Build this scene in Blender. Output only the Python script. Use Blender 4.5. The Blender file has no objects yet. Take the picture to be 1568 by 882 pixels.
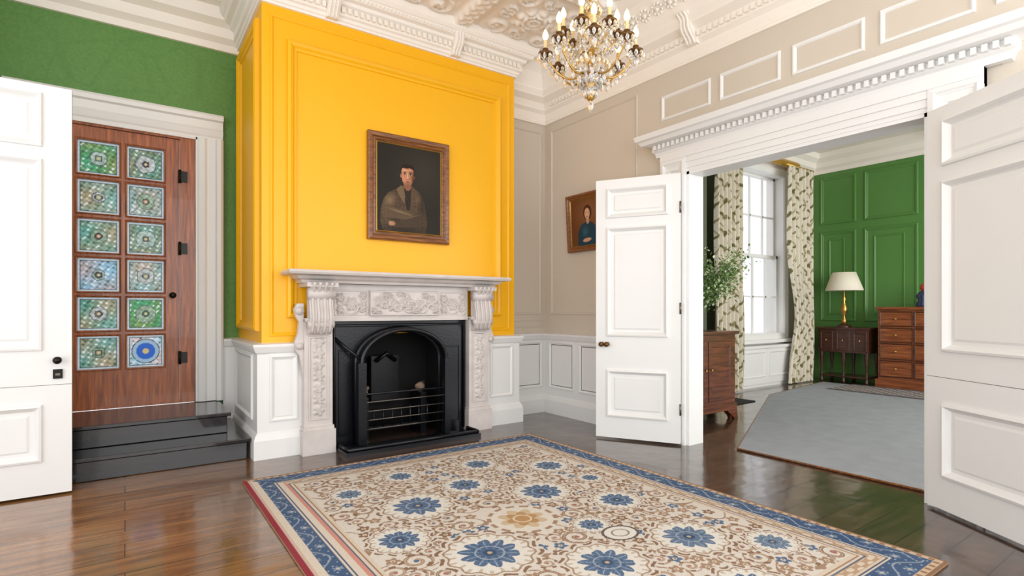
import bpy, math, random
import numpy as np
from mathutils import Vector, Matrix
random.seed(4); np.random.seed(4)
sc=bpy.context.scene
def lin(c):
    o=[]
    for v in c[:3]:
        v=v/255.0
        o.append(v/12.92 if v<=0.04045 else ((v+0.055)/1.055)**2.4)
    return (o[0],o[1],o[2],1.0)
# ---------------------------------------------------------------- materials
def base(name):
    m=bpy.data.materials.new(name); m.use_nodes=True
    nt=m.node_tree; return m,nt,nt.nodes['Principled BSDF']
def pmat(name,rgb,rough=0.5,metal=0,bump=0,bscale=60,var=0.0,vscale=4,coat=0,emit=0):
    m,nt,b=base(name)
    b.inputs['Base Color'].default_value=lin(rgb)
    b.inputs['Roughness'].default_value=rough; b.inputs['Metallic'].default_value=metal
    if coat: b.inputs['Coat Weight'].default_value=coat
    tc=nt.nodes.new('ShaderNodeTexCoord')
    n=nt.nodes.new('ShaderNodeTexNoise'); n.inputs['Scale'].default_value=vscale; n.inputs['Detail'].default_value=5
    nt.links.new(tc.outputs['Object'],n.inputs['Vector'])
    mx=nt.nodes.new('ShaderNodeMix'); mx.data_type='RGBA'
    c=lin(rgb); d=tuple(x*(1-max(var,.04)) for x in c[:3])+(1,)
    mx.inputs[6].default_value=c; mx.inputs[7].default_value=d
    nt.links.new(n.outputs['Fac'],mx.inputs[0]); nt.links.new(mx.outputs[2],b.inputs['Base Color'])
    if bump:
        n2=nt.nodes.new('ShaderNodeTexNoise'); n2.inputs['Scale'].default_value=bscale; n2.inputs['Detail'].default_value=3
        nt.links.new(tc.outputs['Object'],n2.inputs['Vector'])
        bp=nt.nodes.new('ShaderNodeBump'); bp.inputs['Strength'].default_value=bump; bp.inputs['Distance'].default_value=.01
        nt.links.new(n2.outputs['Fac'],bp.inputs['Height']); nt.links.new(bp.outputs['Normal'],b.inputs['Normal'])
    if emit:
        b.inputs['Emission Color'].default_value=lin(rgb); b.inputs['Emission Strength'].default_value=emit
    return m
def wood(name,a,c,rough=.35,axis=2,scale=3,coat=.2):
    m,nt,b=base(name)
    tc=nt.nodes.new('ShaderNodeTexCoord'); mp=nt.nodes.new('ShaderNodeMapping')
    s=[14,14,14]; s[axis]=1.0; mp.inputs['Scale'].default_value=s
    nt.links.new(tc.outputs['Object'],mp.inputs['Vector'])
    n=nt.nodes.new('ShaderNodeTexNoise'); n.inputs['Scale'].default_value=scale; n.inputs['Detail'].default_value=6; n.inputs['Distortion'].default_value=.6
    nt.links.new(mp.outputs['Vector'],n.inputs['Vector'])
    r=nt.nodes.new('ShaderNodeValToRGB'); r.color_ramp.elements[0].position=.35; r.color_ramp.elements[1].position=.68
    r.color_ramp.elements[0].color=lin(a); r.color_ramp.elements[1].color=lin(c)
    nt.links.new(n.outputs['Fac'],r.inputs['Fac']); nt.links.new(r.outputs['Color'],b.inputs['Base Color'])
    b.inputs['Roughness'].default_value=rough; b.inputs['Coat Weight'].default_value=coat
    return m
def attrmat(name,rough=.8,bump=0):
    m,nt,b=base(name)
    a=nt.nodes.new('ShaderNodeAttribute'); a.attribute_name='Col'
    n=nt.nodes.new('ShaderNodeTexNoise'); n.inputs['Scale'].default_value=300
    tc=nt.nodes.new('ShaderNodeTexCoord'); nt.links.new(tc.outputs['Object'],n.inputs['Vector'])
    nt.links.new(a.outputs['Color'],b.inputs['Base Color']); b.inputs['Roughness'].default_value=rough
    b.inputs['Specular IOR Level'].default_value=.2
    if bump:
        bp=nt.nodes.new('ShaderNodeBump'); bp.inputs['Strength'].default_value=bump; bp.inputs['Distance'].default_value=.004
        nt.links.new(n.outputs['Fac'],bp.inputs['Height']); nt.links.new(bp.outputs['Normal'],b.inputs['Normal'])
    return m
M={}
M['yellow']=pmat('yellow_paint',(250,184,2),.42,bump=.05)
M['white']=pmat('white_gloss_paint',(234,233,231),.4)
M['cream']=pmat('cream_plaster',(244,237,227),.6,bump=.1,bscale=30)
M['beige']=pmat('beige_wall_paint',(208,197,182),.55)
M['greenroom']=pmat('green_panel_paint',(84,134,64),.38)
M['darkgreen']=pmat('dark_green_paint',(76,80,58),.5)
M['marble']=pmat('carved_marble',(220,211,206),.4,var=.28,vscale=9)
M['iron']=pmat('black_cast_iron',(20,22,27),.28,.3,bump=.1)
M['soot']=pmat('firebox_soot',(14,13,13),.8,bump=.4)
M['blackpaint']=pmat('black_step_paint',(20,19,22),.2,bump=.05,coat=.5)
M['brass']=pmat('aged_brass',(200,156,84),.28,.9)
M['bronze']=pmat('dark_bronze',(110,78,44),.35,.8)
M['darkmetal']=pmat('dark_metal',(40,38,36),.35,.8)
M['steel']=pmat('grate_steel',(120,112,104),.35,.8)
M['doorwood']=wood('mahogany_door_wood',(124,62,26),(186,104,50),.35,2)
M['framewood']=wood('picture_frame_wood',(92,52,22),(156,98,50),.35,0,5)
M['cabwood']=wood('cabinet_wood',(70,34,20),(116,62,38),.3,0)
M['darkwood']=wood('dark_console_wood',(50,25,17),(86,44,30),.3,1)
M['chestwood']=wood('chest_wood',(112,58,30),(166,98,58),.3,1)
M['gold']=pmat('gilding',(215,170,80),.35,.7)
M['candle']=pmat('candle_sleeve',(236,206,150),.5)
M['bulb']=pmat('warm_bulb',(255,220,150),.4,emit=4)
M['shade']=pmat('lamp_shade_fabric',(240,232,214),.8)
M['leaf']=pmat('leaf_green',(124,160,84),.5,var=.5,vscale=30)
M['leaf2']=pmat('pale_blossom',(222,232,192),.6)
M['stem']=pmat('stem_green',(84,120,56),.6)
M['carpet']=pmat('grey_carpet',(160,164,170),.95,bump=.5,bscale=220,var=.28,vscale=6)
M['paint']=attrmat('oil_paint',.5,.1)
M['rug']=attrmat('woven_wool',.95,.5)
M['curtain']=attrmat('printed_curtain',.9)
M['stone']=pmat('ash_log',(140,118,100),.8,bump=.4,bscale=30)
M['rugback']=pmat('rug_backing',(150,120,90),.9)
M['figblue']=pmat('glazed_blue',(40,48,84),.3); M['figred']=pmat('glazed_red',(160,50,40),.3)
M['brick']=pmat('pale_brick',(178,148,124),.9,var=.3,vscale=3); M['winglass']=pmat('dark_window_pane',(90,100,110),.1)
def crystal(name,col):
    m,nt,b=base(name)
    b.inputs['Base Color'].default_value=col; b.inputs['Roughness'].default_value=.03
    b.inputs['Transmission Weight'].default_value=.85; b.inputs['IOR'].default_value=1.5
    return m
M['crystal']=crystal('crystal_glass',(.95,.95,.95,1)); M['amber']=crystal('amber_crystal',(.98,.82,.5,1))
def greenw():
    m,nt,b=base('green_damask')
    tc=nt.nodes.new('ShaderNodeTexCoord'); v=nt.nodes.new('ShaderNodeTexVoronoi'); v.feature='DISTANCE_TO_EDGE'; v.inputs['Scale'].default_value=2.2; v.inputs['Randomness'].default_value=.6
    n=nt.nodes.new('ShaderNodeTexNoise'); n.inputs['Scale'].default_value=45; n.inputs['Detail'].default_value=4
    nt.links.new(tc.outputs['Object'],v.inputs['Vector']); nt.links.new(tc.outputs['Object'],n.inputs['Vector'])
    r=nt.nodes.new('ShaderNodeValToRGB'); r.color_ramp.elements[0].color=lin((99,149,73)); r.color_ramp.elements[1].color=lin((105,154,77))
    r.color_ramp.elements[0].position=.0; r.color_ramp.elements[1].position=.03
    nt.links.new(v.outputs['Distance'],r.inputs['Fac'])
    mx=nt.nodes.new('ShaderNodeMix'); mx.data_type='RGBA'; mx.blend_type='MULTIPLY'; mx.inputs[0].default_value=.4
    nt.links.new(r.outputs['Color'],mx.inputs[6]); nt.links.new(n.outputs['Fac'],mx.inputs[7]); nt.links.new(mx.outputs[2],b.inputs['Base Color'])
    b.inputs['Roughness'].default_value=.6
    return m
M['green']=greenw()
def floorm():
    m,nt,b=base('floor_boards'); L=nt.links
    tc=nt.nodes.new('ShaderNodeTexCoord')
    br=nt.nodes.new('ShaderNodeTexBrick'); br.inputs['Scale'].default_value=1; br.inputs['Brick Width'].default_value=1.9; br.inputs['Row Height'].default_value=.19
    br.inputs['Mortar Size'].default_value=.003; br.offset=.37
    br.inputs['Color1'].default_value=(.72,.72,.72,1); br.inputs['Color2'].default_value=(1,1,1,1); br.inputs['Mortar'].default_value=(.14,.14,.14,1)
    L.new(tc.outputs['Object'],br.inputs['Vector'])
    mp=nt.nodes.new('ShaderNodeMapping'); mp.inputs['Scale'].default_value=(1,9,1); L.new(tc.outputs['Object'],mp.inputs['Vector'])
    n=nt.nodes.new('ShaderNodeTexNoise'); n.inputs['Scale'].default_value=2.2; n.inputs['Detail'].default_value=7; L.new(mp.outputs['Vector'],n.inputs['Vector'])
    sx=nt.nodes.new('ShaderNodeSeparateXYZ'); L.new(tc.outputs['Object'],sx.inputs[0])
    mr=nt.nodes.new('ShaderNodeMapRange'); mr.inputs[1].default_value=0.0; mr.inputs[2].default_value=1.4; L.new(sx.outputs[0],mr.inputs[0])  # light on the left foreground painted into the boards: warm fading to dark
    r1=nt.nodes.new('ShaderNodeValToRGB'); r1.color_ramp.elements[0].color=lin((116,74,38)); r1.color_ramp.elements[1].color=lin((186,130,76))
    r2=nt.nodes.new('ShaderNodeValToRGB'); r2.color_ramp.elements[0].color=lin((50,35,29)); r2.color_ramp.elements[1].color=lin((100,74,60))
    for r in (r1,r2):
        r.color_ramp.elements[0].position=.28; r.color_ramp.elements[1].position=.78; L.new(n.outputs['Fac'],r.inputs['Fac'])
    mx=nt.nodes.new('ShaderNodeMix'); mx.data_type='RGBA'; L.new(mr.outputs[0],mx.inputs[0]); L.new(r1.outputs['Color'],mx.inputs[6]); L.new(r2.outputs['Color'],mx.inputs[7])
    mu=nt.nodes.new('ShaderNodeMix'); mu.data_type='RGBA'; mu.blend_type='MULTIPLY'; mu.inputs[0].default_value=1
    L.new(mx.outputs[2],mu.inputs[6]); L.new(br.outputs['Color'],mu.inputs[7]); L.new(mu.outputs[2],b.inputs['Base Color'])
    n3=nt.nodes.new('ShaderNodeTexNoise'); n3.inputs['Scale'].default_value=6; L.new(tc.outputs['Object'],n3.inputs['Vector'])
    mr2=nt.nodes.new('ShaderNodeMapRange'); mr2.inputs[3].default_value=.08; mr2.inputs[4].default_value=.3; L.new(n3.outputs['Fac'],mr2.inputs[0]); L.new(mr2.outputs[0],b.inputs['Roughness'])
    b.inputs['Coat Weight'].default_value=.6; b.inputs['Coat Roughness'].default_value=.1
    n4=nt.nodes.new('ShaderNodeTexNoise'); n4.inputs['Scale'].default_value=3.5; L.new(tc.outputs['Object'],n4.inputs['Vector'])
    ad=nt.nodes.new('ShaderNodeMath'); ad.operation='MULTIPLY_ADD'; ad.inputs[1].default_value=-1; L.new(br.outputs['Fac'],ad.inputs[0]); L.new(n4.outputs['Fac'],ad.inputs[2])
    bp=nt.nodes.new('ShaderNodeBump'); bp.inputs['Strength'].default_value=.35; bp.inputs['Distance'].default_value=.014
    L.new(ad.outputs[0],bp.inputs['Height']); L.new(bp.outputs['Normal'],b.inputs['Normal']); L.new(bp.outputs['Normal'],b.inputs['Coat Normal'])
    return m
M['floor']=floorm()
def sglass():
    m,nt,b=base('stained_glass'); L=nt.links
    a=nt.nodes.new('ShaderNodeAttribute'); a.attribute_name='Col'
    t=nt.nodes.new('ShaderNodeBsdfTranslucent'); L.new(a.outputs['Color'],t.inputs['Color'])
    L.new(a.outputs['Color'],b.inputs['Base Color']); b.inputs['Roughness'].default_value=.12
    mx=nt.nodes.new('ShaderNodeMixShader'); mx.inputs[0].default_value=.6
    L.new(b.outputs[0],mx.inputs[1]); L.new(t.outputs[0],mx.inputs[2]); L.new(mx.outputs[0],nt.nodes['Material Output'].inputs['Surface'])
    return m
M['sglass']=sglass()
# ---------------------------------------------------------------- builder
class B:
    def __init__(s,name): s.name=name; s.v=[]; s.f=[]; s.mi=[]; s.sm=[]; s.mats=[]; s.cols=[]; s.hascol=False
    def m(s,k):
        if k not in s.mats: s.mats.append(k)
        return s.mats.index(k)
    def add(s,vs,fs,mat,smooth=False,cols=None):
        o=len(s.v); s.v.extend([tuple(p) for p in vs]); i=s.m(mat)
        for f in fs: s.f.append(tuple(o+a for a in f)); s.mi.append(i); s.sm.append(smooth)
        if cols is not None: s.hascol=True; s.cols.extend([tuple(c) for c in cols])
        else: s.cols.extend([(1,1,1,1)]*len(vs))
    def box(s,x0,x1,y0,y1,z0,z1,mat,mp=None):
        vs=[(x,y,z) for x in (x0,x1) for y in (y0,y1) for z in (z0,z1)]
        if mp: vs=[mp(*p) for p in vs]
        s.add(vs,[(0,1,3,2),(4,6,7,5),(0,4,5,1),(2,3,7,6),(0,2,6,4),(1,5,7,3)],mat)
    def prism(s,poly,mp,d0,d1,mat,smooth=False):
        n=len(poly); vs=[mp(a,b,d0) for a,b in poly]+[mp(a,b,d1) for a,b in poly]
        fs=[tuple(range(n)),tuple(range(2*n-1,n-1,-1))]; s.add(vs,fs,mat)
        s.add(vs,[(i,(i+1)%n,n+(i+1)%n,n+i) for i in range(n)],mat,smooth)
    def lathe(s,prof,c,mat,seg=24,smooth=True,sx=1,sy=1):
        vs=[];n=len(prof)
        for r,z in prof:
            for k in range(seg):
                a=2*math.pi*k/seg; vs.append((c[0]+r*sx*math.cos(a),c[1]+r*sy*math.sin(a),c[2]+z))
        fs=[(i*seg+k,i*seg+(k+1)%seg,(i+1)*seg+(k+1)%seg,(i+1)*seg+k) for i in range(n-1) for k in range(seg)]
        s.add(vs,fs,mat,smooth)
        s.add([vs[k] for k in range(seg)],[tuple(range(seg))[::-1]],mat); s.add([vs[(n-1)*seg+k] for k in range(seg)],[tuple(range(seg))],mat)
    def tube(s,pts,r,mat,seg=8,smooth=True):
        pts=[Vector(p) for p in pts]; n=len(pts); rr=r if isinstance(r,(list,tuple)) else [r]*n
        vs=[]; up=None
        for i,p in enumerate(pts):
            d=(pts[min(i+1,n-1)]-pts[max(i-1,0)]).normalized()
            if up is None:
                up=Vector((0,0,1)) if abs(d.z)<.9 else Vector((1,0,0))
            e=d.cross(up).normalized(); up=e.cross(d).normalized()
            for k in range(seg):
                a=2*math.pi*k/seg; q=p+(e*math.cos(a)+up*math.sin(a))*rr[i]; vs.append(q[:])
        fs=[(i*seg+k,i*seg+(k+1)%seg,(i+1)*seg+(k+1)%seg,(i+1)*seg+k) for i in range(n-1) for k in range(seg)]
        fs+= [tuple(range(seg))[::-1],tuple((n-1)*seg+k for k in range(seg))]
        s.add(vs,fs,mat,smooth)
    def frame(s,mp,u0,u1,v0,v1,prof,mat,n0=0):
        vs=[]
        for i,h in prof: vs+=[mp(u0+i,v0+i,n0+h),mp(u1-i,v0+i,n0+h),mp(u1-i,v1-i,n0+h),mp(u0+i,v1-i,n0+h)]
        fs=[(j*4+k,j*4+(k+1)%4,(j+1)*4+(k+1)%4,(j+1)*4+k) for j in range(len(prof)-1) for k in range(4)]
        s.add(vs,fs,mat)
    def sweep(s,path,prof,mat):
        n=len(path); P=[Vector(p) for p in path]; nr=[]
        for i in range(n-1):
            d=(P[i+1]-P[i]).normalized(); nr.append(Vector((d.y,-d.x)))
        vs=[];k=len(prof)
        for i in range(n):
            if i==0:o=nr[0]
            elif i==n-1:o=nr[-1]
            else:o=(nr[i-1]+nr[i])/(1+nr[i-1].dot(nr[i]))
            for a,z in prof: vs.append((P[i].x+o.x*a,P[i].y+o.y*a,z))
        fs=[(i*k+j,i*k+(j+1)%k,(i+1)*k+(j+1)%k,(i+1)*k+j) for i in range(n-1) for j in range(k)]
        fs+=[tuple(range(k))[::-1],tuple((n-1)*k+j for j in range(k))]
        s.add(vs,fs,mat)
    def grid(s,mp,u0,u1,v0,v1,nu,nv,hf,mat,cf=None,smooth=True):
        U,V=np.meshgrid(np.linspace(u0,u1,nu),np.linspace(v0,v1,nv),indexing='ij')
        H=hf(U,V) if hf else np.zeros_like(U)
        vs=[mp(a,b,c) for a,b,c in zip(U.ravel().tolist(),V.ravel().tolist(),H.ravel().tolist())]
        fs=[(i*nv+j,(i+1)*nv+j,(i+1)*nv+j+1,i*nv+j+1) for i in range(nu-1) for j in range(nv-1)]
        cols=None
        if cf is not None:
            C=cf((U-u0)/(u1-u0),(V-v0)/(v1-v0),U,V); C=np.clip(C,0,255)/255.
            C=np.where(C<=.04045,C/12.92,((C+.055)/1.055)**2.4)
            cols=np.concatenate([C.reshape(-1,3),np.ones((C.shape[0]*C.shape[1],1))],1).tolist()
        s.add(vs,fs,mat,smooth,cols)
    def build(s,loc=(0,0,0),rotz=0,bevel=0):
        me=bpy.data.meshes.new(s.name); me.from_pydata(s.v,[],s.f)
        for k in s.mats: me.materials.append(M[k])
        me.polygons.foreach_set('material_index',s.mi); me.polygons.foreach_set('use_smooth',s.sm)
        if s.hascol:
            ca=me.color_attributes.new('Col','FLOAT_COLOR','POINT'); ca.data.foreach_set('color',np.array(s.cols,dtype=np.float32).ravel())
        me.update(); o=bpy.data.objects.new(s.name,me); sc.collection.objects.link(o)
        o.location=loc; o.rotation_euler=(0,0,rotz)
        if bevel:
            b=o.modifiers.new('bevel','BEVEL'); b.width=bevel; b.segments=2; b.limit_method='ANGLE'; b.angle_limit=.7
        return o
# ---------------------------------------------------------------- layout
RX=4.08; CX0,CX1,CY=.9,3.41,4.76; GY=5.85; AY=5.06; CZ=3.98
mA=lambda y:(lambda u,v,n:(u,y-n,v))
mR=lambda x:(lambda u,v,n:(x-n,u,v))
PF=[(0,0),(.006,.018),(.02,.024),(.035,.012),(.05,.008),(.056,0)]
PS=[(0,0),(.004,.012),(.014,.014),(.024,.008),(.03,0)]
PT=[(0,0),(.003,.008),(.012,.008),(.016,0)]
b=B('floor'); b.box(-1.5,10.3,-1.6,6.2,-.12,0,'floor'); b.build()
b=B('ceiling'); b.box(-1.5,RX+.15,-1.6,6.1,CZ+.03,CZ+.15,'cream')
def rose(U,V,cx,cy,R,n,h):
    dx=U-cx;dy=V-cy;r=np.sqrt(dx*dx+dy*dy)/R;th=np.arctan2(dy,dx)
    pet=.62+.38*np.abs(np.cos(n*th/2))
    return h*np.clip((pet-r)*3,0,1)*(.5+.5*np.cos(r*14)**2)
def spiral(U,V,cx,cy,R,s,h,ph=0):
    dx=U-cx;dy=V-cy;r=np.sqrt(dx*dx+dy*dy)/R;th=np.arctan2(dy,dx)
    w=np.cos(th*1+s*r*9+ph)
    return h*np.clip(w*1.6-.2,0,1)*np.clip((1-r)*4,0,1)
def ceilh(U,V):
    H=np.zeros_like(U)
    px=(U-.35)%1.15; py=(V-.15)%1.15
    d=np.minimum(np.minimum(px,1.15-px),np.minimum(py,1.15-py))
    H+=.05*np.clip((.10-d)*30,0,1)+.02*np.clip(.5-np.abs(d-.15)*40,0,1)
    H+=.012*(np.sin(U*60)*np.sin(V*60)>.1)*(d<.09)
    qx=px-.575; qy=py-.575
    H=np.maximum(H,rose(qx,qy,0,0,.24,8,.05))
    for sx in(-1,1):
        for sy in(-1,1):
            H=np.maximum(H,spiral(qx,qy,sx*.27,sy*.27,.16,sx*sy,.03)); H=np.maximum(H,rose(qx,qy,sx*.27,sy*.27,.07,5,.035))
            H=np.maximum(H,spiral(qx,qy,sx*.3,sy*.04,.1,-sx*sy,.025)); H=np.maximum(H,spiral(qx,qy,sx*.04,sy*.3,.1,sx*sy,.025))
    return H
b.grid(lambda u,v,n:(u,v,CZ+.02-n),-1.2,RX,1.2,5.5,360,290,ceilh,'cream')
b.build()
b=B('wall_green'); D0,D1=-.56,.535; DT=2.78
b.box(D1,CX0,GY,GY+.12,0,CZ+.02,'green'); b.box(-1.4,D0,GY,GY+.12,0,CZ+.02,'green'); b.box(D0,D1,GY,GY+.12,DT,CZ+.02,'green'); b.box(D0,D1,GY,GY+.12,0,.3,'white'); b.build()
b=B('wall_left'); b.box(-1.4,-1.27,4.64,GY+.12,0,CZ+.02,'green'); b.build()
# --- chimney
b=B('chimney_breast')
b.box(CX0,1.5,CY,5.95,0,CZ+.02,'yellow'); b.box(2.6,CX1,CY,5.95,0,CZ+.02,'yellow'); b.box(1.5,2.6,CY,5.95,1.08,CZ+.02,'yellow'); b.box(1.5,2.6,5.2,5.95,0,1.08,'soot')
b.box(1.5,1.515,CY,5.2,0,1.08,'soot'); b.box(2.585,2.6,CY,5.2,0,1.08,'soot'); b.box(1.5,2.6,CY,5.2,1.065,1.08,'soot')
PB=[(0,0),(.005,.03),(.025,.04),(.045,.03),(.06,.014),(.08,.012),(.085,0)]
b.frame(mA(CY),1.09,3.23,1.13,3.44,PB,'yellow'); b.frame(mA(CY),.96,3.35,.98,3.62,PS,'yellow')
b.frame(mR(CX0),4.86,5.76,1.02,3.6,PB,'yellow')
b.build()
b=B('wall_alcove'); b.box(CX1,RX+.15,AY,AY+.15,0,CZ+.02,'beige'); b.frame(mA(AY),3.5,4.02,1.14,3.3,PS,'beige'); b.frame(mA(AY),3.44,4.05,.99,1.08,PT,'beige'); b.build()
O0,O1,OT=1.25,3.03,2.42
b=B('wall_right'); b.box(RX,RX+.15,O1,AY,0,CZ+.02,'beige'); b.box(RX,RX+.15,-1.6,O0,0,CZ+.02,'beige'); b.box(RX,RX+.15,O0,O1,OT,CZ+.02,'beige')
b.frame(mR(RX),3.62,4.95,1.14,3.3,PS,'beige')
for y0,y1 in ((2.81,3.33),(2.2,2.72),(1.62,2.11),(1.03,1.53),(.42,.94)):
    b.frame(mR(RX),y0,y1,2.95,3.18,PS,'white')
b.build()
b=B('trim_panelling')
DP=[(0,0),(.07,0),(.07,.15),(.055,.19),(.04,.21),(.04,.84),(.055,.855),(.075,.9),(.075,.92),(0,.93)]
b.sweep([(.762,GY),(CX0,GY),(CX0,CY),(1.2,CY)],DP,'white')
b.sweep([(3.0,CY),(CX1,CY),(CX1,AY),(RX,AY),(RX,3.3)],DP,'white')
b.sweep([(RX,.97),(RX,-1.5)],DP,'white')
PW=[(0,0),(.004,.014),(.014,.016),(.026,.006),(.034,0),(.04,0)]
b.frame(mA(CY-.04),.95,1.17,.29,.83,PW,'white'); b.frame(mA(CY-.04),3.07,3.36,.29,.83,PW,'white')
b.frame(mR(CX0-.04),4.9,5.7,.29,.83,PW,'white'); b.frame(mA(AY-.04),3.52,4.0,.29,.83,PW,'white')
for y0,y1 in ((4.5,4.93),(3.98,4.42),(3.45,3.9)): b.frame(mR(RX-.04),y0,y1,.29,.83,PW,'white')
b.build()
# --- cornices
b=B('trim_cornice')
b.sweep([(-1.27,GY),(CX0,GY)],[(0,3.66),(.03,3.66),(.04,3.72),(.1,3.76),(.12,3.84),(.2,3.88),(.24,3.97),(.34,3.99),(.34,4.0),(0,4.0)],'cream')
b.sweep([(CX0,GY),(CX0,CY),(CX1,CY),(CX1,AY)],[(0,3.69),(.02,3.69),(.025,3.71),(.035,3.715),(.04,3.74),(.06,3.75),(.06,3.82),(.09,3.835),(.10,3.86),(.14,3.87),(.16,3.9),(.17,3.905),(.19,3.93),(.2,4.0),(0,4.0)],'cream')
b.sweep([(CX1,AY),(RX,AY),(RX,-1.5)],[(0,3.38),(.025,3.38),(.03,3.40),(.022,3.41),(.03,3.43),(.03,3.5),(.07,3.53),(.07,3.55),(.09,3.6),(.16,3.64),(.165,3.66),(.19,3.70),(.19,3.72),(.21,3.76),(.26,3.85),(.34,3.93),(.44,4.0),(0,4.0)],'cream')
x=CX0+.02
while x<CX1:
    b.box(x,x+.03,CY-.085,CY-.05,3.77,3.815,'cream'); x+=.055
x=CX0
while x<CX1:
    b.lathe([(.003,-.012),(.013,0),(.003,.012)],(x,CY-.15,3.885),'cream',6); x+=.036
def corbel(b,mp,u,w,v0,v1,dep,mat):
    h=v1-v0; poly=[(0,v1),(0,v0)]
    f=lambda t: dep*(.22+.22*math.sin(t*math.pi*1.1)**2+.56*t**2.2)
    for i in range(13):
        t=i/12; poly.append((f(t),v0+h*t))
    b.prism(poly,lambda a,c,d:mp(d,c,a),u-w/2,u+w/2,mat)
    for k in (-.3,0,.3):
        b.tube([mp(u+k*w,v0+h*t,f(t)+.004) for t in [j/10 for j in range(11)]],w*.1,mat,6)
for u in (1.45,2.66): corbel(b,mA(CY-.02),u,.1,3.70,3.95,.22,'cream')
for u in (2.95,.9): corbel(b,mR(RX-.02),u,.11,3.50,3.73,.26,'cream')
y=-1
while y<AY-.2: b.box(RX-.1,RX-.06,y,y+.03,3.545,3.59,'cream'); y+=.055
y=-.9
while y<AY-.5:
    for j in range(9):
        a=j/9*6.283; rr=.05
        b.lathe([(.003,-.014),(.016,0),(.003,.014)],(RX-.27-.03*math.sin(a),y+rr*math.cos(a),3.84+.035*math.sin(a)),'cream',6)
    b.lathe([(.003,-.02),(.026,0),(.003,.02)],(RX-.27,y,3.835),'cream',8); y+=.14
b.build()
# --- door casings
b=B('trim_door_casing_glazed')
b.box(D1,.76,GY-.035,GY,.345,DT+.02,'white'); b.box(D0-.225,D0,GY-.035,GY,.345,DT+.02,'white')
b.box(D0-.225,.76,GY-.035,GY,DT,3.02,'white')
CAS=[(0,0),(0,.07),(.02,.085),(.05,.08),(.06,.05),(.12,.045),(.14,.06),(.18,.045),(.2,.03)]
for x0,s in ((.76,-1),(D0-.225,1)):
    b.prism([(0,0)]+[(i*1.1,h) for i,h in CAS]+[(.22,0)],lambda a,c,d,x0=x0,s=s:(x0+s*a,GY-c,d),.345,2.8,'white')
b.prism([(0,0)]+[(i*1.1,h) for i,h in CAS]+[(.22,0)],lambda a,c,d:(d,GY-c,3.03-a),D0-.225,.76,'white')
b.build()
b=B('trim_double_door_casing')
X=RX
for y0,y1 in ((O1,3.30),(.98,O0)):
    b.box(X-.03,X,y0,y1,0,2.6,'white'); b.frame(mR(X-.03),y0,y1,-.2,2.55,[(0,0),(.0,.03),(.03,.035),(.05,.02),(.09,.012),(.1,0)],'white')
b.box(X-.035,X,.98,3.30,OT,2.62,'white')
for z,d in ((2.45,.045),(2.5,.055),(2.55,.065)): b.box(X-d,X,.98,3.30,z,2.62,'white')
b.box(X-.031,X+.17,O1-.025,O1+.01,0,OT,'white'); b.box(X-.031,X+.17,O0-.01,O0+.025,0,OT,'white'); b.box(X-.031,X+.17,O0,O1,OT-.025,OT+.01,'white')
b.box(X+.15,X+.18,O1,O1+.18,0,2.6,'white'); b.box(X+.15,X+.18,O0-.18,O0,0,2.6,'white'); b.box(X+.15,X+.18,O0,O1,OT,2.6,'white')
b.sweep([(X,3.34),(X-.06,3.34),(X-.06,.86),(X,.86)],[(-.05,2.6),(.0,2.6),(.012,2.64),(.03,2.655),(.03,2.70),(.10,2.715),(.12,2.745),(.14,2.755),(.15,2.80),(-.05,2.81)],'white')
y=.85
while y<3.34: b.box(X-.125,X-.08,y,y+.026,2.66,2.70,'white'); y+=.05
b.build()
# --- steps
b=B('black_steps'); gy=GY-.003
b.box(-1.24,.80,4.80,gy,0,.14,'blackpaint'); b.box(-1.24,.825,4.775,gy,.14,.17,'blackpaint')
b.box(-1.24,.70,5.10,gy,.17,.31,'blackpaint'); b.box(-1.24,.725,5.075,gy,.31,.34,'blackpaint'); b.build(bevel=.006)
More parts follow.
